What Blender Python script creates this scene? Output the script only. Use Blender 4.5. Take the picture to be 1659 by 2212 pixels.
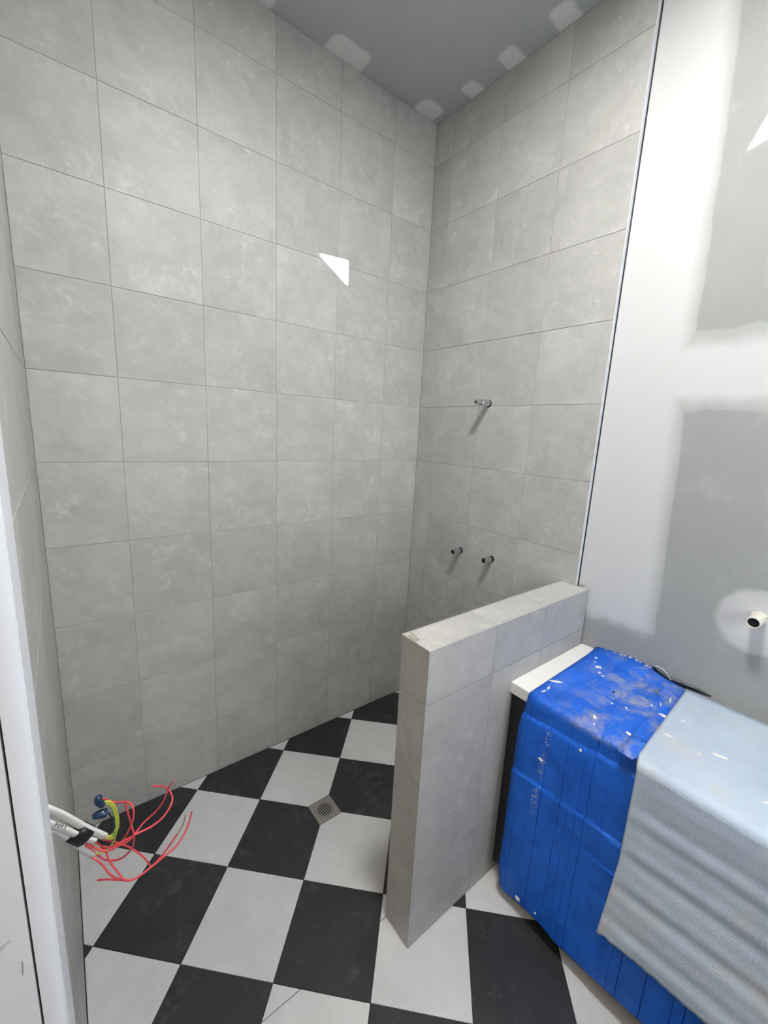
import bpy, bmesh, math, random
from mathutils import Vector, Matrix, noise
from mathutils.geometry import delaunay_2d_cdt

for o in list(bpy.data.objects):
    bpy.data.objects.remove(o, do_unlink=True)
S = bpy.context.scene
COL = S.collection
rnd = random.Random(7)
R = math.radians

# ------------------------------------------------------------------ camera
CAMP = Vector((-1.6476, -1.8073, 1.6420))
YAW, PITCH, ROLL, FPX = 0.9028, -0.1928, 0.0495, 898.05
d = Vector((math.cos(PITCH) * math.cos(YAW), math.cos(PITCH) * math.sin(YAW), math.sin(PITCH)))
r = d.cross(Vector((0, 0, 1))).normalized()
u = r.cross(d)
r2 = math.cos(ROLL) * r + math.sin(ROLL) * u
u2 = -math.sin(ROLL) * r + math.cos(ROLL) * u
cam = bpy.data.cameras.new('camera')
cam.sensor_fit = 'HORIZONTAL'
cam.sensor_width = 36
cam.lens = FPX / 1659 * 36
cam.clip_start = 0.01
camo = bpy.data.objects.new('camera', cam)
COL.objects.link(camo)
camo.matrix_world = Matrix(((r2.x, u2.x, -d.x, CAMP.x), (r2.y, u2.y, -d.y, CAMP.y), (r2.z, u2.z, -d.z, CAMP.z), (0, 0, 0, 1)))
S.camera = camo

# ------------------------------------------------------------------ world, sun, exposure
W = bpy.data.worlds.new('world')
S.world = W
W.use_nodes = True
W.node_tree.nodes['Background'].inputs[0].default_value = (0.75, 0.87, 1.0, 1)
W.node_tree.nodes['Background'].inputs[1].default_value = 1.0
SUN_A, SUN_B = 0.5, 1.2            # horizontal travel of the sunlight per metre of drop
sun = bpy.data.lights.new('sun', 'SUN')
sun.energy = 45
sun.angle = R(0.6)
suno = bpy.data.objects.new('sun', sun)
COL.objects.link(suno)
suno.rotation_euler = Vector((SUN_A, SUN_B, -1)).to_track_quat('-Z', 'Y').to_euler()
CEIL_LIGHT = 138.0                  # emission of the ceiling light panel
WIN_LIGHT = 4.3
HALL_FILL = 44.0                  # emission of the added warm fill lamp in the hall                    # emission of the frosted window behind the photographer
S.view_settings.view_transform = 'Standard'
S.view_settings.look = 'None'
S.view_settings.gamma = 1
S.view_settings.use_curve_mapping = False
S.view_settings.exposure = 0.5

# ------------------------------------------------------------------ room measures
ROW0, ROW = 0.2822, 0.3            # first horizontal joint, tile height
CEIL = 3.172
XL = -1.710                        # face of the left tiled wall
YREAR = -2.75
XP = 0.02                          # face of the plasterboard
YT = -1.019                        # edge of the tiling on the right wall
HX, HY0, HY1, HZ = -0.882, -0.953, -1.072, 1.0515   # half wall
GAP = 0.0018

# ------------------------------------------------------------------ node helpers
def material(name):
    m = bpy.data.materials.new(name)
    m.use_nodes = True
    nt = m.node_tree
    return m, nt, nt.nodes['Principled BSDF']

class NT:
    def __init__(s, nt): s.nt = nt
    def n(s, t, **k):
        x = s.nt.nodes.new(t)
        for a, b in k.items(): setattr(x, a, b)
        return x
    def l(s, a, b): s.nt.links.new(a, b)
    def val(s, sock, v):
        if isinstance(v, bpy.types.NodeSocket): s.l(v, sock)
        else: sock.default_value = v
    def math(s, op, a, b=0.0, c=0.0, clamp=False):
        x = s.n('ShaderNodeMath', operation=op, use_clamp=clamp)
        s.val(x.inputs[0], a); s.val(x.inputs[1], b); s.val(x.inputs[2], c)
        return x.outputs[0]
    def vmath(s, op, a, b=(0, 0, 0)):
        x = s.n('ShaderNodeVectorMath', operation=op)
        s.val(x.inputs[0], a); s.val(x.inputs[1], b)
        return x.outputs[0]
    def scale(s, a, f):
        x = s.n('ShaderNodeVectorMath', operation='SCALE')
        s.val(x.inputs[0], a); s.val(x.inputs['Scale'], f)
        return x.outputs[0]
    def noise(s, vec, scale, detail=4, rough=0.55, dist=0.0):
        x = s.n('ShaderNodeTexNoise')
        s.val(x.inputs['Vector'], vec)
        x.inputs['Scale'].default_value = scale
        x.inputs['Detail'].default_value = detail
        x.inputs['Roughness'].default_value = rough
        x.inputs['Distortion'].default_value = dist
        return x.outputs[0]
    def mapr(s, v, a, b, c=0.0, e=1.0, smooth=False):
        x = s.n('ShaderNodeMapRange')
        if smooth: x.interpolation_type = 'SMOOTHSTEP'
        s.val(x.inputs[0], v)
        x.inputs[1].default_value = a; x.inputs[2].default_value = b
        x.inputs[3].default_value = c; x.inputs[4].default_value = e
        return x.outputs[0]
    def mix(s, f, a, b, mode='MIX'):
        x = s.n('ShaderNodeMix', data_type='RGBA', blend_type=mode)
        s.val(x.inputs[0], f)
        for i, v in ((6, a), (7, b)):
            if isinstance(v, bpy.types.NodeSocket): s.l(v, x.inputs[i])
            else: x.inputs[i].default_value = (*v[:3], 1)
        return x.outputs[2]
    def bump(s, h, strength, dist=0.002):
        x = s.n('ShaderNodeBump')
        x.inputs['Strength'].default_value = strength
        x.inputs['Distance'].default_value = dist
        s.l(h, x.inputs['Height'])
        return x.outputs[0]

def srgb(r_, g, b):
    f = lambda c: (c / 255 / 12.92) if c / 255 <= 0.04045 else ((c / 255 + 0.055) / 1.055) ** 2.4
    return (f(r_), f(g), f(b))

def plain(name, col, rough=0.5, metal=0.0, bumpy=0.0, bscale=80, var=0.06, spec=0.5):
    m, nt, b = material(name)
    t = NT(nt)
    co = t.n('ShaderNodeTexCoord').outputs['Object']
    f = t.noise(co, bscale * 0.3, 4)
    dk = tuple(c * (1 - var * 2) for c in col)
    t.l(t.mix(f, dk, col), b.inputs['Base Color'])
    b.inputs['Roughness'].default_value = rough
    b.inputs['Metallic'].default_value = metal
    b.inputs['Specular IOR Level'].default_value = spec
    if bumpy:
        t.l(t.bump(t.noise(co, bscale, 5), bumpy), b.inputs['Normal'])
    return m

def tile_material(name, lo, hi, fleck, rough, spec=0.45, fleck_amt=0.5, tvar=0.05, cloud=5.0, bump=0.25):
    """stone-look porcelain: clouds, pale worn flecks, slight tile-to-tile difference"""
    m, nt, b = material(name)
    t = NT(nt)
    co = t.n('ShaderNodeTexCoord').outputs['Object']
    oi = t.n('ShaderNodeObjectInfo')
    off = t.scale(oi.outputs['Location'], 3.7)
    v = t.vmath('ADD', co, off)
    rv = t.n('ShaderNodeCombineXYZ')
    t.l(t.math('MULTIPLY', oi.outputs['Random'], 37.0), rv.inputs[0])
    t.l(t.math('MULTIPLY', oi.outputs['Random'], 91.0), rv.inputs[2])
    v = t.vmath('ADD', v, rv.outputs[0])
    c1 = t.noise(v, cloud, 7, 0.6, 0.4)
    c2 = t.noise(v, cloud * 3.4, 8, 0.7, 0.3)
    base = t.mix(t.mapr(t.math('ADD', t.math('MULTIPLY', c1, 0.55), t.math('MULTIPLY', c2, 0.45)), 0.36, 0.64), lo, hi)
    region = t.mapr(t.noise(v, cloud * 1.6, 5, 0.6, 0.3), 0.44, 0.70, smooth=True)
    fl = t.mapr(t.noise(v, 26, 9, 0.72, 0.25), 0.46, 0.70, smooth=True)
    base = t.mix(t.math('MULTIPLY', t.math('MULTIPLY', fl, region), fleck_amt), base, fleck)
    fine = t.noise(v, 420, 2)
    base = t.mix(t.mapr(fine, 0.3, 0.7, 0.0, 0.10), base, tuple(c * 0.72 for c in lo))
    tv = t.mapr(oi.outputs['Random'], 0, 1, 1 - tvar, 1 + tvar)
    hs = t.n('ShaderNodeHueSaturation')
    t.l(base, hs.inputs['Color']); t.l(tv, hs.inputs['Value'])
    t.l(hs.outputs[0], b.inputs['Base Color'])
    t.l(t.mapr(c2, 0.3, 0.7, rough - 0.06, rough + 0.08), b.inputs['Roughness'])
    b.inputs['Specular IOR Level'].default_value = spec
    h = t.math('ADD', t.math('MULTIPLY', t.noise(v, 60, 6, 0.7, 1.0), 0.8), t.math('MULTIPLY', fine, 0.12))
    t.l(t.bump(h, bump, 0.002), b.inputs['Normal'])
    return m

M = {}
M['wall_tile'] = tile_material('wall_tile_grey', (0.385, 0.378, 0.360), (0.500, 0.492, 0.470), (0.64, 0.63, 0.61), 0.46, spec=0.32, fleck_amt=0.75, bump=0.35)
M['floor_white'] = tile_material('floor_tile_pale', (0.49, 0.492, 0.495), (0.575, 0.577, 0.58), (0.66, 0.66, 0.66), 0.42, fleck_amt=0.3, tvar=0.04)
M['floor_black'] = tile_material('floor_tile_charcoal', (0.013, 0.013, 0.015), (0.027, 0.026, 0.027), (0.13, 0.127, 0.127), 0.45, fleck_amt=0.5, tvar=0.08)
M['grout'] = plain('grout_grey', (0.33, 0.325, 0.31), 0.9)
M['edge'] = plain('edge_trim_grey', (0.52, 0.51, 0.49), 0.5)
M['grout_dark'] = plain('grout_dark', (0.035, 0.034, 0.034), 0.9)
M['backing'] = plain('gap_shade_backing', (0.03, 0.03, 0.032), 0.95)  # coloured dark so the crack beside the tile trim reads as shade
M['trim_alu'] = plain('trim_white_aluminium', (0.66, 0.70, 0.74), 0.35, var=0.02)
M['white_gloss'] = plain('architrave_white', (0.78, 0.79, 0.82), 0.38, var=0.015)
M['bench'] = plain('bench_white', (0.78, 0.77, 0.73), 0.35, var=0.01)
M['black_cab'] = plain('cabinet_black', (0.006, 0.006, 0.007), 0.45)
M['chrome'] = plain('chrome', (0.60, 0.63, 0.68), 0.22, 0.95, var=0.1)
M['steel'] = plain('brushed_steel', (0.42, 0.39, 0.35), 0.38, 0.75, var=0.1, bscale=200)
M['hole'] = plain('dark_hole', (0.006, 0.006, 0.006), 0.9)
M['cream'] = plain('cream_plastic', (0.78, 0.74, 0.64), 0.4, var=0.03)
M['compound'] = plain('plaster_splash', (0.80, 0.79, 0.77), 0.8, bumpy=0.3)
M['cable'] = plain('cable_white', (0.70, 0.68, 0.64), 0.5, var=0.05)
M['tape'] = plain('tape_black', (0.008, 0.008, 0.008), 0.32)
M['red'] = plain('wire_red', (0.72, 0.065, 0.08), 0.38, var=0.05)
M['copper'] = plain('wire_copper', (0.55, 0.27, 0.17), 0.35, 0.8)
M['conn_blue'] = plain('connector_blue', (0.010, 0.038, 0.085), 0.2)
M['ink'] = plain('ink', (0.05, 0.05, 0.10), 0.7)
M['scribble'] = plain('ink_blue_grey', (0.20, 0.23, 0.30), 0.7)
M['scuff'] = plain('scuff_grey', (0.42, 0.41, 0.42), 0.8)
M['navy'] = plain('strip_navy', (0.006, 0.009, 0.022), 0.4)
M['pale_strip'] = plain('strip_pale', (0.62, 0.66, 0.70), 0.5)
M['tape_scrap'] = plain('scrap_beige', (0.36, 0.34, 0.27), 0.7)
M['hall'] = plain('hall_paint', (0.42, 0.40, 0.38), 0.8)

def emission(name, col, strength):
    m, nt, b = material(name)
    b.inputs['Base Color'].default_value = (0.8, 0.8, 0.8, 1)
    b.inputs['Emission Color'].default_value = (*col, 1)
    b.inputs['Emission Strength'].default_value = strength
    return m
M['ceil_panel'] = emission('ceiling_panel_glow', (1.0, 0.992, 0.965), CEIL_LIGHT)
M['hall_fill'] = emission('hall_fill_glow', (1.0, 0.80, 0.60), HALL_FILL)
M['win_pane'] = emission('frosted_pane_glow', (0.84, 0.91, 1.0), WIN_LIGHT)

def earth_mat():
    m, nt, b = material('wire_green_yellow')
    t = NT(nt)
    sp = t.n('ShaderNodeSeparateXYZ')
    t.l(t.n('ShaderNodeNewGeometry').outputs['Normal'], sp.inputs[0])
    f = t.mapr(t.math('ADD', sp.outputs[0], t.math('MULTIPLY', sp.outputs[2], 0.5)), -0.15, 0.0)
    t.l(t.mix(f, (0.10, 0.36, 0.09), (0.60, 0.56, 0.06)), b.inputs['Base Color'])
    b.inputs['Roughness'].default_value = 0.4
    return m
M['earth'] = earth_mat()

def box_mask(t, A, B, a0, a1, b0, b1, feather):
    """soft rectangle in two coordinates"""
    ca, cb, ha, hb = (a0 + a1) / 2, (b0 + b1) / 2, abs(a1 - a0) / 2, abs(b1 - b0) / 2
    rd = min(ha, hb, 0.05) * 0.7
    da = t.math('MAXIMUM', t.math('SUBTRACT', t.math('ABSOLUTE', t.math('SUBTRACT', A, ca)), ha - rd), 0.0)
    db = t.math('MAXIMUM', t.math('SUBTRACT', t.math('ABSOLUTE', t.math('SUBTRACT', B, cb)), hb - rd), 0.0)
    dd = t.math('SUBTRACT', t.math('SQRT', t.math('ADD', t.math('MULTIPLY', da, da), t.math('MULTIPLY', db, db))), rd)
    return t.mapr(dd, -feather, feather, 1.0, 0.0, smooth=True)

def ceiling_material():
    m, nt, b = material('ceiling_board')
    t = NT(nt)
    co = t.n('ShaderNodeTexCoord').outputs['Object']
    sep = t.n('ShaderNodeSeparateXYZ'); t.l(co, sep.inputs[0])
    w = t.math('MULTIPLY', t.math('SUBTRACT', t.noise(co, 14, 3), 0.5), 0.025)
    A = t.math('ADD', sep.outputs[0], w); B = t.math('ADD', sep.outputs[1], w)
    mk = None
    for q in ((-0.655, -0.475, -0.098, 0.05, 0.010), (-0.165, -0.035, -0.092, 0.05, 0.010), (-0.085, 0.05, -0.300, -0.222, 0.010),
              (-0.092, 0.05, -0.512, -0.430, 0.010), (-0.098, 0.05, -0.752, -0.662, 0.010), (-1.05, -0.885, -0.08, 0.05, 0.010)):
        k = box_mask(t, A, B, *q)
        mk = k if mk is None else t.math('MAXIMUM', mk, k)
    board = t.mix(t.noise(co, 6, 5), (0.39, 0.41, 0.405), (0.44, 0.46, 0.455))
    board = t.mix(t.mapr(t.noise(co, 300, 2), 0.3, 0.7, 0, 0.12), board, (0.1, 0.1, 0.1))
    t.l(t.mix(mk, board, (0.66, 0.635, 0.62)), b.inputs['Base Color'])
    b.inputs['Roughness'].default_value = 0.85
    b.inputs['Specular IOR Level'].default_value = 0.2
    return m
M['ceiling'] = ceiling_material()

def plaster_material():
    """plasterboard with set joint compound over the joints"""
    m, nt, b = material('plasterboard_compound')
    t = NT(nt)
    co = t.n('ShaderNodeTexCoord').outputs['Object']
    sep = t.n('ShaderNodeSeparateXYZ'); t.l(co, sep.inputs[0])
    Y, Z = sep.outputs[1], sep.outputs[2]
    w1 = t.math('MULTIPLY', t.math('SUBTRACT', t.noise(co, 5, 3), 0.5), 0.03)
    w2 = t.math('MULTIPLY', t.math('SUBTRACT', t.noise(t.vmath('ADD', co, (3, 7, 1)), 12, 3), 0.5), 0.05)
    A = t.math('ADD', Y, w1); B = t.math('ADD', Z, w2)
    # vertical joint leans a little: subtract slope
    A2 = t.math('ADD', A, t.math('MULTIPLY', t.math('SUBTRACT', Z, 2.0), -0.035))
    v_soft = box_mask(t, A2, B, -1.262, -0.9, 0.945, 3.4, 0.030)
    v_thin = box_mask(t, A2, B, -1.282, -0.9, 0.945, 3.4, 0.004)
    h_soft = box_mask(t, A, B, -3, -1.0, 1.785, 1.965, 0.028)
    h_thin = box_mask(t, A, B, -3, -1.0, 1.755, 2.005, 0.006)
    # patch round the basin outlet
    dy = t.math('MULTIPLY', t.math('SUBTRACT', A, -1.60), 1.0)
    dz = t.math('MULTIPLY', t.math('SUBTRACT', B, 1.115), 1.12)
    rr = t.math('SQRT', t.math('ADD', t.math('MULTIPLY', dy, dy), t.math('MULTIPLY', dz, dz)))
    blob = t.mapr(rr, 0.105, 0.130, 1, 0, smooth=True)
    blobi = t.mapr(rr, 0.03, 0.12, 1, 0.75, smooth=True)
    thick = t.math('MAXIMUM', t.math('MAXIMUM', v_soft, h_soft), t.math('MULTIPLY', blob, blobi))
    thin = t.math('MAXIMUM', v_thin, h_thin)
    board = t.mix(t.noise(co, 7, 5), (0.315, 0.32, 0.31), (0.36, 0.363, 0.352))
    board = t.mix(t.mapr(t.noise(co, 260, 2), 0.3, 0.7, 0, 0.1), board, (0.22, 0.22, 0.22))
    col = t.mix(t.math('MULTIPLY', thin, 0.38), board, (0.54, 0.55, 0.54))
    sm = t.math('MULTIPLY', t.mapr(t.noise(co, 9, 5, 0.65), 0.56, 0.70, smooth=True), 0.12)
    col = t.mix(sm, col, (0.60, 0.60, 0.60))
    col = t.mix(thick, col, (0.60, 0.60, 0.595))
    t.l(col, b.inputs['Base Color'])
    b.inputs['Roughness'].default_value = 0.75
    b.inputs['Specular IOR Level'].default_value = 0.25
    t.l(t.bump(t.noise(co, 90, 4), 0.06), b.inputs['Normal'])
    return m
M['plaster'] = plaster_material()

def blue_material():
    m, nt, b = material('blue_corrugated_plastic')
    t = NT(nt)
    g = t.n('ShaderNodeNewGeometry')
    co = g.outputs['Position']
    sep = t.n('ShaderNodeSeparateXYZ'); t.l(co, sep.inputs[0])
    X, Y, Z = sep.outputs
    base = t.mix(t.mapr(t.noise(co, 9, 6, 0.65, 0.6), 0.3, 0.7), (0.008, 0.092, 0.48), (0.016, 0.150, 0.72))
    # trodden plaster dust on the top, faint scuffs on the front
    top = t.mapr(Z, 0.79, 0.812)
    dust = t.mapr(t.noise(co, 11, 8, 0.72, 0.5), 0.45, 0.72, smooth=True)
    mid = t.mapr(t.math('ABSOLUTE', t.math('SUBTRACT', Y, -1.36)), 0.02, 0.22, 1, 0.15, smooth=True)
    amt = t.math('MULTIPLY', t.math('MULTIPLY', dust, top), t.math('MULTIPLY', mid, 1.0))
    col = t.mix(amt, base, (0.36, 0.36, 0.40))
    scr = t.mapr(t.noise(co, 30, 9, 0.8, 0.8), 0.60, 0.68)
    col = t.mix(t.math('MULTIPLY', scr, t.math('MULTIPLY', t.math('MULTIPLY', top, mid), 0.35)), col, (0.6, 0.6, 0.64))
    # dry-brushed white streak down the front
    line = t.math('ADD', -1.232, t.math('MULTIPLY', t.math('SUBTRACT', Z, 0.6), -0.06))
    wid = t.mapr(t.math('ABSOLUTE', t.math('SUBTRACT', Y, line)), 0.006, 0.014, 1, 0, smooth=True)
    zz = t.math('MULTIPLY', t.mapr(Z, 0.40, 0.43), t.mapr(Z, 0.78, 0.74))
    fl = t.mapr(t.noise(co, 160, 6, 0.75), 0.54, 0.60)
    gp = t.mapr(t.noise(co, 14, 2), 0.45, 0.55)
    col = t.mix(t.math('MULTIPLY', t.math('MULTIPLY', wid, zz), t.math('MULTIPLY', fl, gp)), col, (0.7, 0.72, 0.78))
    sp = t.math('MULTIPLY', t.mapr(t.noise(co, 120, 3, 0.6), 0.74, 0.78), 0.6)
    col = t.mix(sp, col, (0.6, 0.66, 0.8))
    t.l(col, b.inputs['Base Color'])
    b.inputs['Roughness'].default_value = 0.48
    b.inputs['Specular IOR Level'].default_value = 0.28
    # fine flutes
    fl2 = t.math('SINE', t.math('MULTIPLY', Y, 2 * math.pi / 0.0055))
    h = t.math('ADD', t.math('MULTIPLY', fl2, 0.12), t.noise(co, 22, 5, 0.6, 0.8))
    t.l(t.bump(h, 0.35, 0.004), b.inputs['Normal'])
    return m
M['blue'] = blue_material()

def foam_material():
    m, nt, b = material('foam_underlay')
    t = NT(nt)
    g = t.n('ShaderNodeNewGeometry')
    co = g.outputs['Position']
    base = t.mix(t.mapr(t.noise(co, 5, 5, 0.6, 0.5), 0.35, 0.65), (0.40, 0.475, 0.57), (0.46, 0.545, 0.65))
    dirt = t.mapr(t.noise(t.vmath('ADD', co, (5, 1, 2)), 7, 5, 0.6), 0.52, 0.7, smooth=True)
    base = t.mix(t.math('MULTIPLY', dirt, 0.55), base, (0.52, 0.51, 0.50))
    t.l(base, b.inputs['Base Color'])
    b.inputs['Roughness'].default_value = 0.55
    b.inputs['Specular IOR Level'].default_value = 0.3
    vo = t.n('ShaderNodeTexVoronoi', feature='F1')
    t.l(co, vo.inputs['Vector']); vo.inputs['Scale'].default_value = 105
    vo.inputs['Randomness'].default_value = 0.35
    t.l(t.bump(vo.outputs['Distance'], 0.22, 0.003), b.inputs['Normal'])
    return m
M['foam'] = foam_material()

# ------------------------------------------------------------------ object helpers
def obj(name, verts, faces, mat, parent=None, smooth=False, bevel=0.0):
    """mesh from world coordinates"""
    me = bpy.data.meshes.new(name)
    off = Vector((0, 0, 0))
    p = parent
    while p is not None:
        off += p.location
        p = p.parent
    me.from_pydata([tuple(Vector(v) - off) for v in verts], [], faces)
    me.update()
    bm = bmesh.new(); bm.from_mesh(me)
    bmesh.ops.recalc_face_normals(bm, faces=bm.faces)
    if bevel:
        bmesh.ops.bevel(bm, geom=list(bm.edges), offset=bevel, segments=2, profile=0.5, affect='EDGES')
    bm.to_mesh(me); bm.free()
    if smooth:
        for f in me.polygons: f.use_smooth = True
    me.materials.append(mat)
    o = bpy.data.objects.new(name, me)
    COL.objects.link(o)
    if parent is not None: o.parent = parent
    return o

def box(x0, x1, y0, y1, z0, z1):
    v = [(x, y, z) for z in (z0, z1) for y in (y0, y1) for x in (x0, x1)]
    f = [(0, 1, 3, 2), (4, 6, 7, 5), (0, 4, 5, 1), (2, 3, 7, 6), (0, 2, 6, 4), (1, 5, 7, 3)]
    return v, f

def join(*vf):
    V, F = [], []
    for v, f in vf:
        n = len(V); V += list(v); F += [tuple(i + n for i in q) for q in f]
    return V, F

def tag(o, label, cat, group=None):
    o['label'] = label; o['category'] = cat
    if group: o['group'] = group
    return o

def struct(o, label=None):
    o['kind'] = 'structure'
    if label: o['label'] = label
    return o

def thing(name, loc, label, cat, group=None):
    o = bpy.data.objects.new(name, None)
    o.empty_display_size = 0.05
    o.location = loc
    COL.objects.link(o)
    return tag(o, label, cat, group)

def smooth_path(pts, n=6):
    P = [Vector(q) for q in pts]
    if len(P) < 3: return P
    P = [2 * P[0] - P[1]] + P + [2 * P[-1] - P[-2]]
    out = []
    for i in range(1, len(P) - 2):
        a, b, c, e = P[i - 1:i + 3]
        for k in range(n):
            t = k / n
            out.append(0.5 * ((2 * b) + (c - a) * t + (2 * a - 5 * b + 4 * c - e) * t * t + (3 * b - a - 3 * c + e) * t ** 3))
    out.append(P[-2])
    return out

def tube(pts, rad, seg=8, flat=1.0, side=None):
    """closed tube along points; flat<1 squashes it across `side`"""
    P = [Vector(q) for q in pts]
    V, F = [], []
    up = Vector(side) if side else None
    prev = None
    for i, q in enumerate(P):
        tg = (P[min(i + 1, len(P) - 1)] - P[max(i - 1, 0)]).normalized()
        if up is not None: a = (up - tg * up.dot(tg)).normalized()
        elif prev is None: a = tg.orthogonal().normalized()
        else: a = (prev - tg * prev.dot(tg)).normalized()
        prev = a
        b = tg.cross(a)
        rr = rad[i] if isinstance(rad, (list, tuple)) else rad
        for k in range(seg):
            an = 2 * math.pi * k / seg
            V.append(q + a * math.cos(an) * rr * flat + b * math.sin(an) * rr)
    n = len(P)
    for i in range(n - 1):
        for k in range(seg):
            k2 = (k + 1) % seg
            F.append((i * seg + k, i * seg + k2, (i + 1) * seg + k2, (i + 1) * seg + k))
    F.append(tuple(range(seg - 1, -1, -1)))
    F.append(tuple((n - 1) * seg + k for k in range(seg)))
    return V, F

def lathe_x(c, prof, seg=24):
    """surface of revolution about the x axis through c; prof = (x, radius); ends closed"""
    V, F = [], []
    for x, rr in prof:
        for k in range(seg):
            an = 2 * math.pi * (k + 0.5) / seg
            V.append((c[0] + x, c[1] + rr * math.cos(an), c[2] + rr * math.sin(an)))
    n = len(prof)
    for i in range(n - 1):
        for k in range(seg):
            k2 = (k + 1) % seg
            F.append((i * seg + k, i * seg + k2, (i + 1) * seg + k2, (i + 1) * seg + k))
    F.append(tuple(range(seg)))
    F.append(tuple((n - 1) * seg + k for k in range(seg)))
    return V, F

# ------------------------------------------------------------------ tiles
def clip(poly, a, b, c):
    """keep a*x+b*y<=c"""
    out = []
    for i in range(len(poly)):
        p, q = poly[i], poly[(i + 1) % len(poly)]
        dp, dq = a * p[0] + b * p[1] - c, a * q[0] + b * q[1] - c
        if dp <= 0: out.append(p)
        if dp * dq < 0:
            t = dp / (dp - dq)
            out.append((p[0] + (q[0] - p[0]) * t, p[1] + (q[1] - p[1]) * t))
    return out

def area(p):
    return 0.5 * sum(p[i][0] * p[(i + 1) % len(p)][1] - p[(i + 1) % len(p)][0] * p[i][1] for i in range(len(p)))

def inset(poly, dd):
    n = len(poly); out = []
    for i in range(n):
        p0, p1, p2 = Vector(poly[i - 1]), Vector(poly[i]), Vector(poly[(i + 1) % n])
        e1, e2 = (p1 - p0).normalized(), (p2 - p1).normalized()
        n1, n2 = Vector((-e1.y, e1.x)), Vector((-e2.y, e2.x))
        k = 1 + n1.dot(n2)
        out.append(tuple(p1 + (n1 + n2) * (dd / max(k, 0.25))))
    return out

TILE_MESH = {}
def tile_mesh(poly, thick, cham, mat):
    key = (tuple((round(x, 4), round(y, 4)) for x, y in poly), round(thick, 4), mat.name)
    if key in TILE_MESH: return TILE_MESH[key]
    n = len(poly)
    a = poly
    b = inset(poly, cham)
    V = [(x, y, 0) for x, y in a] + [(x, y, thick - cham) for x, y in a] + [(x, y, thick) for x, y in b]
    F = [tuple(range(2 * n, 3 * n))]
    for i in range(n):
        j = (i + 1) % n
        F += [(i, j, n + j, n + i), (n + i, n + j, 2 * n + j, 2 * n + i)]
    me = bpy.data.meshes.new('tile')
    me.from_pydata(V, [], F); me.update()
    me.materials.append(mat)
    TILE_MESH[key] = me
    return me

def tile(name, parent, origin, U, Vv, N, poly, thick, mat, cham=0.0008):
    if len(poly) < 3: return None
    if area(poly) < 0: poly = poly[::-1]
    poly = inset(poly, GAP / 2)
    if abs(area(poly)) < 2e-5 or area(poly) < 0: return None
    x0, y0 = poly[0]
    loc = [(x - x0, y - y0) for x, y in poly]
    me = tile_mesh(loc, thick, cham, mat)
    o = bpy.data.objects.new(name, me)
    U, Vv, N = Vector(U), Vector(Vv), Vector(N)
    o.matrix_world = Matrix.Translation(Vector(origin) + U * x0 + Vv * y0) @ Matrix((U, Vv, N)).transposed().to_4x4()
    COL.objects.link(o)
    o.parent = parent
    return o

def rect(a0, a1, b0, b1):
    return [(a0, b0), (a1, b0), (a1, b1), (a0, b1)]

def cells(joints, lo, hi):
    e = [lo] + [j for j in sorted(joints) if lo + 0.004 < j < hi - 0.004] + [hi]
    return list(zip(e[:-1], e[1:]))

ROWS = [ROW0 + k * ROW for k in range(11)]
TT = 0.007      # tile thickness shown above the bed

# --- floor
floor = struct(obj('floor', *box(XL - 0.02, 0.03, YREAR - 0.02, 0.02, -0.12, -0.0016), M['grout_dark']))
s_, fx, fy, fa = 0.2962, -1.2680, -0.0598, -0.7815
e1 = Vector((math.cos(fa), math.sin(fa))); e2 = Vector((math.sin(fa), -math.cos(fa)))
DR = Vector((fx, fy)) + 2 * s_ * e1
DH = 0.0540
CUT = -0.9585
for uu in range(-4, 14):
    for vv in range(-8, 10):
        c = Vector((fx, fy))
        poly = [tuple(c + (uu + a) * s_ * e1 + (vv + b) * s_ * e2) for a, b in ((0, 0), (1, 0), (1, 1), (0, 1))]
        for cl in ((-1, 0, 1.708), (1, 0, 0.0), (0, 1, 0.0), (0, -1, 2.75)):
            poly = clip(poly, *cl) if poly else poly
        if len(poly) < 3: continue
        # corner taken off for the drain
        if uu in (1, 2) and vv in (-1, 0):
            m = sum((Vector(q) for q in poly), Vector((0, 0))) / len(poly) - DR
            if abs(m.x) > abs(m.y): poly = clip(poly, -math.copysign(1, m.x), 0, -math.copysign(1, m.x) * DR.x - DH)
            else: poly = clip(poly, 0, -math.copysign(1, m.y), -math.copysign(1, m.y) * DR.y - DH)
        mat = M['floor_black'] if (uu + vv) % 2 else M['floor_white']
        for part in (clip(poly, 0, 1, CUT), clip(poly, 0, -1, -CUT)):
            if len(part) >= 3:
                tile('floor_tile', floor, (0, 0, -0.008), (1, 0, 0), (0, 1, 0), (0, 0, 1), part, 0.008, mat)

# --- back wall
wback = struct(obj('wall_back', *box(XL - 0.02, 0.03, TT - 0.0055, 0.12, -0.1, CEIL + 0.05), M['grout']))
VX = [-0.8615 + 0.2986 * k for k in range(-3, 4)]
for a0, a1 in cells(VX, XL, 0.0):
    for b0, b1 in cells(ROWS, 0.001, CEIL - 0.002):
        tile('wall_tile', wback, (0, TT, 0), (1, 0, 0), (0, 0, 1), (0, -1, 0), rect(a0, a1, b0, b1), TT, M['wall_tile'])
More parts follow.
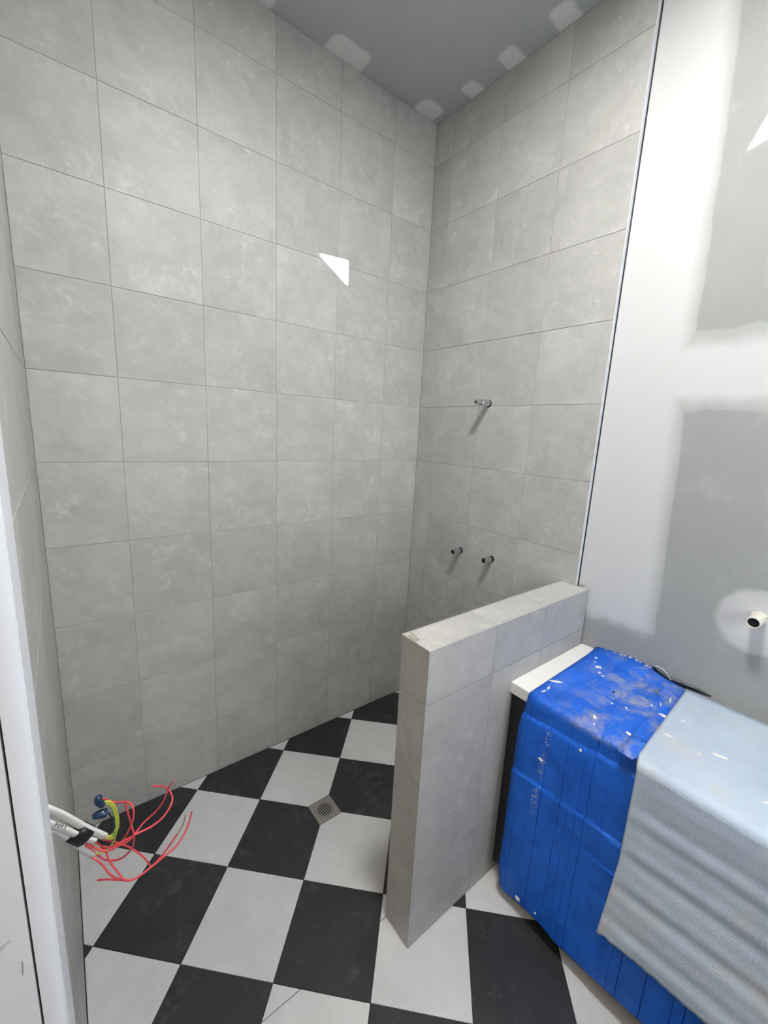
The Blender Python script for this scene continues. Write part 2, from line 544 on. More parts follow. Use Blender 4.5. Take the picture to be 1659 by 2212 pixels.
# --- right wall: tiled shower part, then plasterboard
wright = struct(obj('wall_right', *box(TT - 0.0055, 0.12, YT + 0.003, 0.03, -0.1, CEIL + 0.05), M['grout']))
WY = [-0.4232 - 0.3015 * k for k in range(-1, 2)]
for a0, a1 in cells(WY, YT, 0.0):
    for b0, b1 in cells(ROWS, 0.001, CEIL - 0.002):
        tile('wall_tile', wright, (TT, 0, 0), (0, -1, 0), (0, 0, 1), (-1, 0, 0), rect(-a1, -a0, b0, b1), TT, M['wall_tile'])
wpl = struct(obj('wall_right_plasterboard', *box(XP, XP + 0.013, YREAR, YT - 0.0058, 0.0, CEIL), M['plaster']))
struct(obj('wall_right_frame', *box(XP + 0.0135, 0.12, YREAR - 0.02, YT + 0.0025, -0.1, CEIL + 0.05), M['backing']))
struct(obj('trim_1', *box(-0.0012, XP - 0.007, YT - 0.0032, YT - 0.0002, HZ + 0.001, CEIL - 0.002), M['trim_alu']), 'pale metal strip closing the edge of the shower tiling')
# --- left wall
JY = -1.262
wleft = struct(obj('wall_left', *box(XL - 0.12, XL - TT + 0.0055, JY + 0.018, 0.03, -0.1, CEIL + 0.05), M['grout']))
for a0, a1 in cells([-0.30, -0.60, -0.90, -1.2], JY + 0.02, 0.0):
    for b0, b1 in cells(ROWS, 0.001, CEIL - 0.002):
        tile('wall_tile', wleft, (XL - TT, 0, 0), (0, 1, 0), (0, 0, 1), (1, 0, 0), rect(a0, a1, b0, b1), TT, M['wall_tile'])
struct(obj('wall_left_behind_door', *box(XL - 0.12, XL, YREAR - 0.02, -2.135, -0.1, CEIL + 0.05), M['hall']))
struct(obj('wall_left_above_door', *box(XL - 0.12, XL, -2.135, JY + 0.0175, 2.12, CEIL + 0.05), M['hall']))
# --- doorway lining and architrave
door = struct(obj('door_1', *join(box(XL - 0.125, XL - 0.0105, JY, JY + 0.0175, 0.0, 2.1), box(XL - 0.125, XL - 0.0105, -2.135, -2.1175, 0.0, 2.1),
                                box(XL - 0.125, XL - 0.0105, -2.1175, JY, 2.0825, 2.1)), M['white_gloss']), 'white timber lining of the doorway')
def architrave(ya, yb, zlo, zhi):
    # section across the wall: flat face, then a rounded nose towards the opening
    w = yb - ya
    sg = 1 if w > 0 else -1
    face = XL + 0.0135
    prof = [(XL + 0.0005, ya), (face - 0.001, ya), (face, ya + sg * 0.001)]
    flat_end = ya + w * 0.90
    prof.append((face, flat_end))
    prof += [(face - 0.0007, flat_end + sg * 0.0008), (face - 0.0007, flat_end + sg * 0.0015)]
    y0 = flat_end + sg * 0.0015
    for k in range(1, 9):
        a = math.pi / 2 * k / 8
        prof.append((face - 0.0007 - (face - 0.0007 - XL + 0.008) * (1 - math.cos(a)), y0 + (yb - y0) * math.sin(a)))
    prof.append((XL - 0.0085, ya + w * 0.5)); prof.append((XL + 0.0005, ya + w * 0.3))
    n = len(prof)
    V = [(x, y, zlo) for x, y in prof] + [(x, y, zhi) for x, y in prof]
    F = [(i, (i + 1) % n, n + (i + 1) % n, n + i) for i in range(n)] + [tuple(range(n)), tuple(range(n, 2 * n))]
    return V, F
obj('architrave', *architrave(-1.160, JY + 0.0005, 0.001, 2.16), M['white_gloss'], door)
for q in ([(-1.7475, JY - 0.0003, 1.0360), (-1.7420, JY - 0.0003, 1.0420), (-1.7362, JY - 0.0003, 1.0439)], [(-1.7300, JY - 0.0003, 0.985), (-1.7290, JY - 0.0003, 1.005)]):
    obj('scuff_mark', *tube(q, 0.0007, 5), M['scuff'], door)
obj('architrave', *architrave(-2.24, -2.121, 0.001, 2.16), M['white_gloss'], door)
# --- hall beyond the doorway and the rear wall (behind the photographer)
struct(obj('floor_hall', *box(-3.2, XL - 0.021, YREAR - 0.02, -0.6, -0.12, -0.002), M['hall']))
struct(obj('wall_hall', *join(box(-3.3, -3.2, YREAR, -0.5, -0.1, 2.8), box(-3.2, XL - 0.121, -0.6, -0.5, -0.1, 2.8), box(-3.2, XL - 0.121, YREAR - 0.1, YREAR, -0.1, 2.8)), M['hall']))
struct(obj('ceiling_hall', *box(-3.3, XL - 0.121, YREAR - 0.1, -0.5, 2.7, 2.8), M['hall']))
WX0, WX1, WZ0, WZ1 = -1.35, -0.35, 1.1, 2.1
struct(obj('wall_rear', *join(box(XL - 0.02, WX0, YREAR - 0.12, YREAR, -0.1, CEIL + 0.05), box(WX1, 0.12, YREAR - 0.12, YREAR, -0.1, CEIL + 0.05),
                            box(WX0, WX1, YREAR - 0.12, YREAR, -0.1, WZ0), box(WX0, WX1, YREAR - 0.12, YREAR, WZ1, CEIL + 0.05)), M['hall']))
win = struct(obj('window_1', *join(box(WX0, WX0 + 0.05, YREAR - 0.1, YREAR - 0.02, WZ0, WZ1), box(WX1 - 0.05, WX1, YREAR - 0.1, YREAR - 0.02, WZ0, WZ1),
                                 box(WX0 + 0.05, WX1 - 0.05, YREAR - 0.1, YREAR - 0.02, WZ0, WZ0 + 0.05), box(WX0 + 0.05, WX1 - 0.05, YREAR - 0.1, YREAR - 0.02, WZ1 - 0.05, WZ1)), M['white_gloss']), 'frosted bathroom window')
obj('pane', *box(WX0 + 0.05, WX1 - 0.05, YREAR - 0.07, YREAR - 0.06, WZ0 + 0.05, WZ1 - 0.05), M['win_pane'], win)

# --- ceiling with two added unseen openings, shaped to cast the two sun patches
def ceiling():
    outer = [(XL - 0.1, YREAR - 0.1), (0.1, YREAR - 0.1), (0.1, 0.1), (XL - 0.1, 0.1)]
    up = lambda x, y, z: (x - SUN_A * (CEIL - z), y - SUN_B * (CEIL - z))
    h1 = [up(*q) for q in ((-0.508, 0, 2.407), (-0.509, 0, 2.308), (-0.657, 0, 2.397))]
    h2 = [up(*q) for q in ((XP, -1.335, 2.505), (XP, -1.372, 2.515), (XP, -1.44, 2.57), (XP, -1.44, 2.66), (XP, -1.372, 2.59))]
    pts, edges = [], []
    for loop in (outer, h1, h2):
        n = len(pts)
        pts += [Vector(q) for q in loop]
        edges += [(n + i, n + (i + 1) % len(loop)) for i in range(len(loop))]
    V, E_, F, *_ = delaunay_2d_cdt(pts, edges, [], 1, 1e-6)
    def inside(q, loop):
        ok = False
        for i in range(len(loop)):
            (x1, y1), (x2, y2) = loop[i], loop[(i + 1) % len(loop)]
            if (y1 > q[1]) != (y2 > q[1]) and q[0] < (x2 - x1) * (q[1] - y1) / (y2 - y1) + x1: ok = not ok
        return ok
    keep = []
    for f in F:
        c = sum((V[i] for i in f), Vector((0, 0))) / len(f)
        if not inside(c, h1) and not inside(c, h2): keep.append(f)
    return [(v.x, v.y, CEIL) for v in V], keep
struct(obj('ceiling', *ceiling(), M['ceiling']))
# ceiling light panel (above and behind the photographer's view)
LP = (-0.94, -1.40, CEIL)
lamp = thing('ceiling_light', LP, 'square white ceiling light panel in the middle of the room', 'ceiling light')
L_ = 0.135
obj('frame', *join(box(LP[0] - L_ - 0.02, LP[0] + L_ + 0.02, LP[1] - L_ - 0.02, LP[1] - L_, CEIL - 0.014, CEIL - 0.0005),
                   box(LP[0] - L_ - 0.02, LP[0] + L_ + 0.02, LP[1] + L_, LP[1] + L_ + 0.02, CEIL - 0.014, CEIL - 0.0005),
                   box(LP[0] - L_ - 0.02, LP[0] - L_, LP[1] - L_, LP[1] + L_, CEIL - 0.014, CEIL - 0.0005),
                   box(LP[0] + L_, LP[0] + L_ + 0.02, LP[1] - L_, LP[1] + L_, CEIL - 0.014, CEIL - 0.0005)), M['white_gloss'], lamp)
obj('diffuser', *box(LP[0] - L_, LP[0] + L_, LP[1] - L_, LP[1] + L_, CEIL - 0.010, CEIL - 0.002), M['ceil_panel'], lamp)

hl = thing('hall_fill_light', (-2.45, -1.70, 2.70), 'added round white fill light, unseen in the hall outside the door', 'ceiling light')  # unseen lamp added to warm the end face of the half wall
obj('rim', *tube([(-2.45, -1.70, 2.6995), (-2.45, -1.70, 2.675)], [0.17, 0.165], 32), M['white_gloss'], hl)
obj('diffuser', *tube([(-2.45, -1.70, 2.6745), (-2.45, -1.70, 2.655)], [0.155, 0.14], 32), M['hall_fill'], hl)

# ------------------------------------------------------------------ half wall
XE = 0.010
hob = struct(obj('wall_half', *box(HX + TT - 0.0015, XE - 0.001, HY1 + TT - 0.0015, HY0 - TT + 0.0015, 0.0, HZ - TT + 0.0015), M['grout']), 'low tiled shower wall')
HROWS = [0.285, 0.581, 0.880]
HCOL = [-0.582, -0.300]
for a0, a1 in cells(HCOL, HX, XE):
    for b0, b1 in cells(HROWS, 0.001, HZ - 0.0008):
        tile('wall_tile', hob, (0, HY1 + TT, 0), (1, 0, 0), (0, 0, 1), (0, -1, 0), rect(a0, a1, b0, b1), TT, M['wall_tile'])
        a1c = min(a1, -0.001)
        tile('wall_tile', hob, (0, HY0 - TT, 0), (-1, 0, 0), (0, 0, 1), (0, 1, 0), rect(-a1c, -a0, b0, b1), TT, M['wall_tile'])
    tile('wall_tile', hob, (0, 0, HZ - TT), (1, 0, 0), (0, 1, 0), (0, 0, 1), rect(a0 + (0.003 if a0 == HX else 0), a1, HY1 + 0.003, HY0 - 0.003), TT, M['wall_tile'])
for b0, b1 in cells(HROWS, 0.001, HZ - 0.0008):
    tile('wall_tile', hob, (HX + TT, 0, 0), (0, -1, 0), (0, 0, 1), (-1, 0, 0), rect(-HY0 + 0.0008, -HY1 - 0.0008, b0, b1), TT, M['wall_tile'])
e = 0.0022
for q in (box(HX - 0.0006, XE, HY1 - 0.0006, HY1 + e, HZ - 0.0022, HZ + 0.0006), box(HX - 0.0006, 0 - 0.001, HY0 - e, HY0 + 0.0006, HZ - 0.0022, HZ + 0.0006),
          box(HX - 0.0006, HX + e, HY1 + e, HY0 - e, HZ - 0.0022, HZ + 0.0006), box(HX - 0.0006, HX + 0.0018, HY1 - 0.0006, HY1 + 0.0018, 0.001, HZ - 0.0024)):
    obj('edge_trim', *q, M['edge'], hob)

# ------------------------------------------------------------------ vanity
BX, BZ = -0.471, 0.811
van = thing('vanity_cabinet', (-0.22, -1.68, 0), 'black vanity cabinet against the low tiled wall', 'cabinet')
VY0, VY1 = HY1 - 0.002, -2.30
obj('body', *box(-0.440, XP - 0.001, VY1, VY0, 0.055, BZ - 0.0405), M['black_cab'], van)
for k in range(3):
    y1 = VY0 - 0.06 - k * 0.39
    dr = obj('door', *box(-0.459, -0.441, y1 - 0.386, y1, 0.06, BZ - 0.045), M['black_cab'], van)
obj('filler_panel', *box(-0.457, -0.4405, VY0 - 0.056, VY0, 0.055, BZ - 0.0405), M['black_cab'], van)
obj('kickboard', *box(-0.405, -0.39, VY1, VY0, 0.0, 0.0545), M['black_cab'], van)
bench = tag(obj('benchtop', *box(BX, XP - 0.0005, VY1, HY1 - 0.0006, BZ - 0.040, BZ), M['bench'], bevel=0.0012), 'white stone benchtop slab on the black vanity', 'benchtop')

def sheet(name, ny, ys, prof_fn, mat, thick, parent=None):
    """grid sheet: columns at ys, each a polyline from prof_fn(y); given thickness"""
    cols = [prof_fn(y) for y in ys]
    n = len(cols[0])
    V = [q for c in cols for q in c]
    F = [(i * n + j, (i + 1) * n + j, (i + 1) * n + j + 1, i * n + j + 1) for i in range(len(cols) - 1) for j in range(n - 1)]
    o = obj(name, V, F, mat, parent, smooth=True)
    md = o.modifiers.new('thickness', 'SOLIDIFY')
    md.thickness = thick; md.offset = 0
    return o

def lerp_tab(tab, v):
    if v >= tab[0][0]: return tab[0][1]
    for (a, fa_), (b, fb) in zip(tab[:-1], tab[1:]):
        if v >= b: return fa_ + (fb - fa_) * (a - v) / (a - b)
    return tab[-1][1]

# blue protection sheet: flat on the bench, folded over the front, hanging to the floor
folds = []
yy = -1.163
while yy > -2.2:
    folds.append(yy)
    yy -= rnd.choice((0.026, 0.034, 0.046, 0.062))
ys = [-1.1345]
for f in folds: ys += [f + 0.0019, f, f - 0.0019, f - 0.014]
ys = sorted(set(ys + [-2.26]), reverse=True)
fold_depth = {round(f, 5): rnd.choice((0.0010, 0.0018, 0.0026, 0.0038)) for f in folds}
panel_off = {}
def panel(y):
    k = sum(1 for f in folds if f > y + 1e-6)
    if k not in panel_off: panel_off[k] = 0.0
    return panel_off[k]
BOT = [(-1.13, 0.052), (-1.155, 0.040), (-1.29, 0.062), (-1.36, 0.047), (-1.62, 0.082), (-2.3, 0.09)]
LIFT = [(-1.12, 0.006), (-1.16, 0.016), (-1.27, 0.030), (-1.34, 0.020), (-1.42, 0.004), (-2.3, 0.002)]
ZK = [(0.795, 0.006), (0.752, -0.001), (0.742, 0.009), (0.53, 0.004), (0.522, 0.011), (0.43, 0.007), (0.425, 0.010), (0.33, 0.007), (0.324, 0.010), (0.15, 0.009), (0.145, 0.011), (0.0, 0.010)]
def blue_prof(y):
    left = max(0.0, (y + 1.20) / 0.066)          # 1 at the left edge
    isf = any(abs(y - f) < 1e-6 for f in folds)
    P = []
    bz = BZ + 0.0028
    lf = lerp_tab(LIFT, y)
    for k in range(13):
        xb = XP - 0.004 - 0.030 * min(1, max(0, (-1.41 - y) / 0.05))
        x = xb + (BX + 0.004 - xb) * k / 12
        yo = -0.016 * left * (k / 12) ** 1.0 + 0.002 * left
        up = lf * max(0, 1 - k / 2.2) ** 2
        P.append((x, y + yo, bz + up + (0.0 if not isf else -0.0005)))
    xe = BX - 0.010
    for k in range(1, 7):
        a = math.pi / 2 * k / 6
        P.append((BX + 0.004 - (BX + 0.004 - xe) * math.sin(a), y - 0.014 * left, bz - 0.014 * (1 - math.cos(a))))
    zb = lerp_tab(BOT, y)
    zt = bz - 0.014
    nz = 130
    for k in range(1, nz + 1):
        t = k / nz
        z = zt + (zb - zt) * t
        kk = 0.5 + 1.1 * abs(noise.noise((y * 4.5 + 3.3, z * 3.0, 5)))
        sk = z + (y + 1.3) * (0.16 * (z - 0.2)) + 0.016 * noise.noise((y * 5, z * 3, 0)) + 0.004 * noise.noise((y * 22, z * 3, 8))
        out = 0.001 + 0.016 * t + 0.004 + (lerp_tab(ZK, sk) - 0.004) * kk - 0.006 * max(0, 1 - 8 * t)
        nn = 0.0020 * noise.noise((y * 7, z * 9, 3.1)) + 0.0006 * noise.noise((y * 25, z * 25, 9.1))
        P.append((xe - out + (fold_depth[round(y, 5)] if isf else 0) - panel(y) - nn, y - 0.014 * left * (1 - t) * max(0, 1 - 6 * t) + 0.002 * left * min(1, 3 * t) - 0.012 * left * max(0, t - 0.9) * 10, z))
    return P
def crisp(o, ang):
    o.data.set_sharp_from_angle(angle=R(ang))
    return o
blue = tag(crisp(sheet('protection_sheet', 0, ys, blue_prof, M['blue'], 0.003), 22), 'scuffed blue plastic protection sheet folded over the vanity front', 'plastic sheet')
# torn tongue of the sheet lapping past the bench edge
V, F = [], []
for j in range(5):
    for i in range(7):
        x = -0.40 - i * (0.0172 if j < 3 else 0.0115)
        y = (-1.436, -1.455, -1.472, -1.487, -1.51)[j] - 0.004 * (i / 6)
        z = BZ + 0.0058 + (0.0012 - 0.004 * max(0, (i - 3) / 3) ** 2 if j < 3 else 0)
        V.append((x, y, z))
F = [(j * 7 + i, j * 7 + i + 1, (j + 1) * 7 + i + 1, (j + 1) * 7 + i) for j in range(4) for i in range(6)]
lap = obj('lapping_tongue', V, F, M['blue'], blue, smooth=True)
md = lap.modifiers.new('thickness', 'SOLIDIFY'); md.thickness = 0.003; md.offset = 0

def splash(c, n, ax, ay, rot, h, parent, seed, mat=None):
    """low irregular dab: c on the surface, n = normal axis ('z' up or 'x' towards -x)"""
    rg = random.Random(seed)
    V, F = [], []
    N_ = 12
    rad = [1 + rg.uniform(-0.25, 0.25) for _ in range(N_)]
    def put(a, b, hh):
        ca, sa = math.cos(rot), math.sin(rot)
        p, q = a * ca - b * sa, a * sa + b * ca
        return (c[0] + p, c[1] + q, c[2] + hh) if n == 'z' else (c[0] - hh, c[1] + p, c[2] + q)
    for k, rr in enumerate(rad):
        an = 2 * math.pi * k / N_
        V.append(put(ax * rr * math.cos(an), ay * rr * math.sin(an), 0))
    for k, rr in enumerate(rad):
        an = 2 * math.pi * k / N_
        V.append(put(ax * rr * 0.7 * math.cos(an), ay * rr * 0.7 * math.sin(an), h))
    V.append(put(0, 0, h * 1.2))
    for k in range(N_):
        j = (k + 1) % N_
        F += [(k, j, N_ + j, N_ + k), (N_ + k, N_ + j, 2 * N_)]
    F.append(tuple(range(N_ - 1, -1, -1)))
    return obj('plaster_splash', V, F, mat or M['compound'], parent, smooth=True)

zt = BZ + 0.0042
for i, (x, y, a, b, ro) in enumerate([(-0.343, -1.163, 0.024, 0.006, -0.9), (-0.055, -1.168, 0.009, 0.007, 0), (-0.092, -1.18, 0.005, 0.004, 0),
        (-0.1175, -1.204, 0.014, 0.009, -0.6), (-0.1515, -1.225, 0.007, 0.006, 0), (-0.165, -1.243, 0.008, 0.003, -0.6), (-0.416, -1.335, 0.010, 0.006, 0.4),
        (-0.405, -1.428, 0.011, 0.007, 1.0), (-0.226, -1.459, 0.016, 0.009, 1.35), (-0.399, -1.171, 0.014, 0.004, 0.3), (-0.43, -1.172, 0.010, 0.003, -0.2),
        (-0.30, -1.335, 0.005, 0.004, 0), (-0.285, -1.372, 0.005, 0.004, 0), (-0.20, -1.415, 0.005, 0.003, 0), (-0.45, -1.35, 0.005, 0.003, 0),
        (-0.01, -1.148, 0.009, 0.004, 1.2), (-0.115, -1.44, 0.020, 0.003, 0.25), (-0.17, -1.43, 0.014, 0.002, 0.3)]):
    splash((x, y, zt), 'z', a, b, ro, 0.0016, blue, i)
for i, (y, z, a, b, ro) in enumerate([(-1.2267, 0.626, 0.009, 0.007, 0.3), (-1.222, 0.078, 0.010, 0.009, -0.6), (-1.342, 0.7426, 0.004, 0.006, 0), (-1.290, 0.092, 0.004, 0.004, 0)]):
    splash((-0.4965 if z > 0.3 else -0.5155, y, z), 'x', a, b, ro, 0.0016, blue, 50 + i)

# white foam underlay draped over the bench
FB = [(-1.45, 0.262), (-1.487, 0.252), (-1.50, 0.263), (-1.516, 0.258), (-1.54, 0.266), (-1.625, 0.276), (-1.69, 0.279), (-1.757, 0.288), (-2.3, 0.30)]
fys = [-1.482 - k * 0.006 for k in range(126)]
def foam_prof(y):
    left = max(0.0, (y + 1.54) / 0.058)
    P = []
    fz = BZ + 0.0095
    xs0, xs1 = -0.004, -0.475
    for k in range(17):
        x = xs0 + (xs1 - xs0) * k / 16
        yo = 0.030 * left * (1 - k / 16)
        P.append((x, y + yo, fz + 0.0012 * noise.noise((x * 11, y * 11, 0))))
    # long soft shoulder
    for k in range(1, 11):
        a = math.pi / 2 * k / 10
        P.append((xs1 - 0.030 * math.sin(a), y - 0.010 * left * k / 10, fz - 0.026 * (1 - math.cos(a))))
    zb = lerp_tab(FB, y) + 0.003 * noise.noise((y * 60, 0, 4)) + 0.002 * noise.noise((y * 190, 0, 1))
    z0 = fz - 0.026
    nz = 60
    for k in range(1, nz + 1):
        t = k / nz
        z = z0 + (zb - z0) * t
        ph = z + 0.05 * (y + 1.6) + 0.010 * noise.noise((y * 3, z * 3, 2))
        rip = 0.0016 * math.sin(ph * 2 * math.pi / 0.092) + 0.0010 * math.sin(ph * 2 * math.pi / 0.051 + 1.1) + 0.003 * noise.noise((y * 2.5, ph * 9, 7))
        out = 0.505 + 0.004 * t + 0.040 * max(0, t - 0.35) ** 1.6 + rip * min(1, 5 * t) * (1 - 0.7 * left)
        yo = -0.010 * left + 0.008 * left * max(0, (t - 0.55)) / 0.45 * 2
        P.append((-out, y + yo, z))
    return P
foam = tag(sheet('foam_underlay_sheet', 0, fys, foam_prof, M['foam'], 0.0035), 'pale bluish white foam sheet with ragged hem draped over the blue sheet', 'foam sheet')
for i, (x, y, a, b, ro) in enumerate([(-0.214, -1.505, 0.010, 0.004, -0.8), (-0.325, -1.502, 0.006, 0.012, 0.2), (-0.296, -1.616, 0.008, 0.018, 0.3), (-0.337, -1.58, 0.005, 0.010, -0.4), (-0.389, -1.725, 0.012, 0.004, -0.7), (-0.16, -1.60, 0.004, 0.003, 0), (-0.12, -1.66, 0.004, 0.003, 0)]):
    splash((x, y, BZ + 0.0108), 'z', a, b, ro, 0.0014, foam, 80 + i)
splash((-0.5215, -1.565, 0.325), 'x', 0.006, 0.007, 0.3, 0.0016, foam, 99)

# screw standing on the blue sheet, and the hole next to it
sc = thing('wall_screw', (-0.1026, -1.3926, BZ + 0.004), 'small bent steel screw lying on the blue sheet', 'screw')
obj('head', *tube([(-0.1026, -1.3926, BZ + 0.0045), (-0.1026, -1.3926, BZ + 0.009)], [0.006, 0.005], 12), M['steel'], sc)
obj('shank', *tube([(-0.1026, -1.3926, BZ + 0.0075), (-0.125, -1.412, BZ + 0.0072)], 0.0016, 8), M['steel'], sc)
obj('shank', *tube([(-0.1026, -1.3926, BZ + 0.0085), (-0.088, -1.398, BZ + 0.015)], 0.0014, 8), M['steel'], sc)
splash((-0.2308, -1.3102, zt - 0.0006), 'z', 0.0075, 0.0055, 0.2, 0.0012, blue, 120, M['hole']).name = 'punched_hole'

# dark strip curling out behind the sheet against the wall
st = thing('curled_strip', (0.008, -1.42, BZ + 0.005), 'dark navy strip curling up between the blue sheet and the wall', 'plastic strip')
lo = [(0.010, -1.338, 0.840), (0.004, -1.356, 0.826), (-0.004, -1.385, 0.818), (-0.002, -1.42, 0.817), (0.004, -1.445, 0.818), (0.006, -1.48, 0.822), (0.008, -1.515, 0.823)]
hi = [(0.013, -1.342, 0.846), (0.012, -1.365, 0.838), (0.010, -1.395, 0.832), (0.012, -1.42, 0.832), (0.014, -1.45, 0.831), (0.015, -1.48, 0.830), (0.012, -1.517, 0.826)]
def ribbon(lo, hi, th):
    A, B = smooth_path(lo, 5), smooth_path(hi, 5)
    V, F = [], []
    n = len(A)
    for s in (0, th):
        V += [q + Vector((s, 0, s * 0.3)) for q in A] + [q + Vector((s, 0, s * 0.3)) for q in B]
    for i in range(n - 1):
        F += [(i, i + 1, n + i + 1, n + i), (2 * n + i, 3 * n + i, 3 * n + i + 1, 2 * n + i + 1), (i, 2 * n + i, 2 * n + i + 1, i + 1), (n + i, n + i + 1, 3 * n + i + 1, 3 * n + i)]
    F += [(0, n, 3 * n, 2 * n), (n - 1, 3 * n - 1, 4 * n - 1, 2 * n - 1)]
    return V, F
obj('strip', *ribbon(lo, hi, 0.0012), M['navy'], st, smooth=True)
obj('pale_curl', *ribbon([(0.0095, -1.3415, 0.8465), (0.0105, -1.356, 0.8475), (0.0105, -1.372, 0.8440), (0.007, -1.388, 0.834), (0.002, -1.402, 0.8235)],
                         [(0.0115, -1.3435, 0.8495), (0.0125, -1.358, 0.8510), (0.0125, -1.375, 0.8465), (0.009, -1.390, 0.8350), (0.004, -1.404, 0.8245)], 0.0008), M['pale_strip'], st, smooth=True)

# ------------------------------------------------------------------ plumbing
def tapper(name, y, z, label, cat, kind, group=None, x0=0.0):
    t = thing(name, (x0, y, z), label, cat, group)
    c = (x0, y, z)
    if kind == 'shower':
        obj('wall_cutout', *lathe_x((x0 - 0.0003, y, z - 0.001), [(-0.0012, 0.0185), (0.0, 0.0185)], 8), M['hole'], t)
        obj('body', *lathe_x(c, [(0.004, 0.0155), (-0.056, 0.0155), (-0.059, 0.0135)], 8), M['chrome'], t)
        obj('gap_ring', *lathe_x(c, [(-0.059, 0.0115), (-0.064, 0.0115)], 20), M['hole'], t, smooth=True)  # black ring in the gap between body and nipple
        n = obj('threaded_nipple', *lathe_x(c, [(-0.064, 0.0130), (-0.067, 0.0138), (-0.086, 0.0130), (-0.094, 0.0110), (-0.094, 0.0062), (-0.088, 0.0062)], 20), M['chrome'], t)
        obj('bore', *lathe_x(c, [(-0.0885, 0.0060), (-0.0920, 0.0060)], 16), M['hole'], n)
    elif kind == 'tap':
        obj('wall_cutout', *lathe_x((x0 - 0.0003, y - 0.004, z + 0.002), [(-0.0012, 0.0165), (0.0, 0.0165)], 14), M['hole'], t)
        obj('flange', *lathe_x((x0, y, z), [(0.004, 0.0155), (-0.010, 0.0155), (-0.012, 0.0145)], 6), M['chrome'], t)
        n = obj('body', *lathe_x(c, [(-0.010, 0.0145), (-0.052, 0.0145), (-0.055, 0.0138), (-0.055, 0.0112), (-0.040, 0.0110)], 22), M['chrome'], t)
        obj('bore', *lathe_x(c, [(-0.048, 0.0109), (-0.052, 0.0109)], 20), M['hole'], n)
    else:
        obj('flange', *lathe_x(c, [(0.004, 0.021), (-0.014, 0.021), (-0.018, 0.018)], 6), M['cream'], t)
        n = obj('body', *lathe_x(c, [(-0.014, 0.0175), (-0.070, 0.0175), (-0.073, 0.0168), (-0.073, 0.0148), (-0.055, 0.0145)], 12), M['cream'], t)
        obj('bore', *lathe_x(c, [(-0.062, 0.0144), (-0.066, 0.0144)], 20), M['hole'], n)
    return t
tapper('shower_outlet', -0.486, 1.7945, 'chrome shower outlet stub with threaded nipple high on the tiled wall', 'pipe outlet', 'shower')
tapper('tap_spindle', -0.386, 1.037, 'chrome tap stub in the tiled wall nearer the shower corner', 'tap stub', 'tap', 'bare tap stubs in the shower')
tapper('tap_spindle', -0.588, 1.046, 'chrome tap stub in the tiled wall nearer the plasterboard', 'tap stub', 'tap', 'bare tap stubs in the shower')
tapper('basin_outlet', -1.585, 1.1340, 'cream plastic basin outlet stub in white plaster patch on the plasterboard', 'pipe outlet', 'basin', None, XP)

# ------------------------------------------------------------------ floor drain
dr = thing('floor_drain', (DR.x, DR.y, 0), 'square steel floor drain with round slotted grate in the chequered floor', 'drain')
def drain_plate():
    """square plate with a round hole"""
    n = 32
    out, inn = [], []
    h = DH - 0.0012
    for k in range(n):
        a = 2 * math.pi * k / n
        c, s = math.cos(a), math.sin(a)
        m = max(abs(c), abs(s))
        out.append((DR.x + h * c / m, DR.y + h * s / m)); inn.append((DR.x + 0.0400 * c, DR.y + 0.0400 * s))
    V = []
    for z in (-0.001, -0.006):
        V += [(x, y, z) for x, y in out] + [(x, y, z) for x, y in inn]
    F = []
    for k in range(n):
        j = (k + 1) % n
        F += [(k, j, n + j, n + k), (2 * n + k, 3 * n + k, 3 * n + j, 2 * n + j), (k, 2 * n + k, 2 * n + j, j), (n + k, n + j, 3 * n + j, 3 * n + k)]
    return V, F
obj('frame', *drain_plate(), M['steel'], dr)
obj('sump', *tube([(DR.x, DR.y, -0.0059), (DR.x, DR.y, -0.03)], 0.045, 24), M['hole'], dr)
def grate():
    n = 40
    bars = []
    Rg = 0.0387
    ang = R(-82)
    ca, sa = math.cos(ang), math.sin(ang)
    V, F = [], []
    def add(poly):
        b = len(V)
        m = len(poly)
        for z in (-0.0012, -0.0045):
            for x, y in poly: V.append((DR.x + x * ca - y * sa, DR.y + x * sa + y * ca, z))
        F.append(tuple(b + i for i in range(m)))
        F.append(tuple(b + m + i for i in range(m - 1, -1, -1)))
        for i in range(m):
            j = (i + 1) % m
            F.append((b + i, b + m + i, b + m + j, b + j))
    # ring
    for k in range(n):
        a0, a1 = 2 * math.pi * k / n, 2 * math.pi * (k + 1) / n
        add([(Rg * math.cos(a0), Rg * math.sin(a0)), (Rg * math.cos(a1), Rg * math.sin(a1)), (0.0315 * math.cos(a1), 0.0315 * math.sin(a1)), (0.0315 * math.cos(a0), 0.0315 * math.sin(a0))])
    for k in range(-3, 3):
        yb = (k + 0.5) * 0.0096
        hx = math.sqrt(max(0, 0.0320 ** 2 - yb ** 2))
        add([(-hx, yb - 0.0019), (hx, yb - 0.0019), (hx, yb + 0.0019), (-hx, yb + 0.0019)])
    return V, F
obj('grate', *grate(), M['steel'], dr)

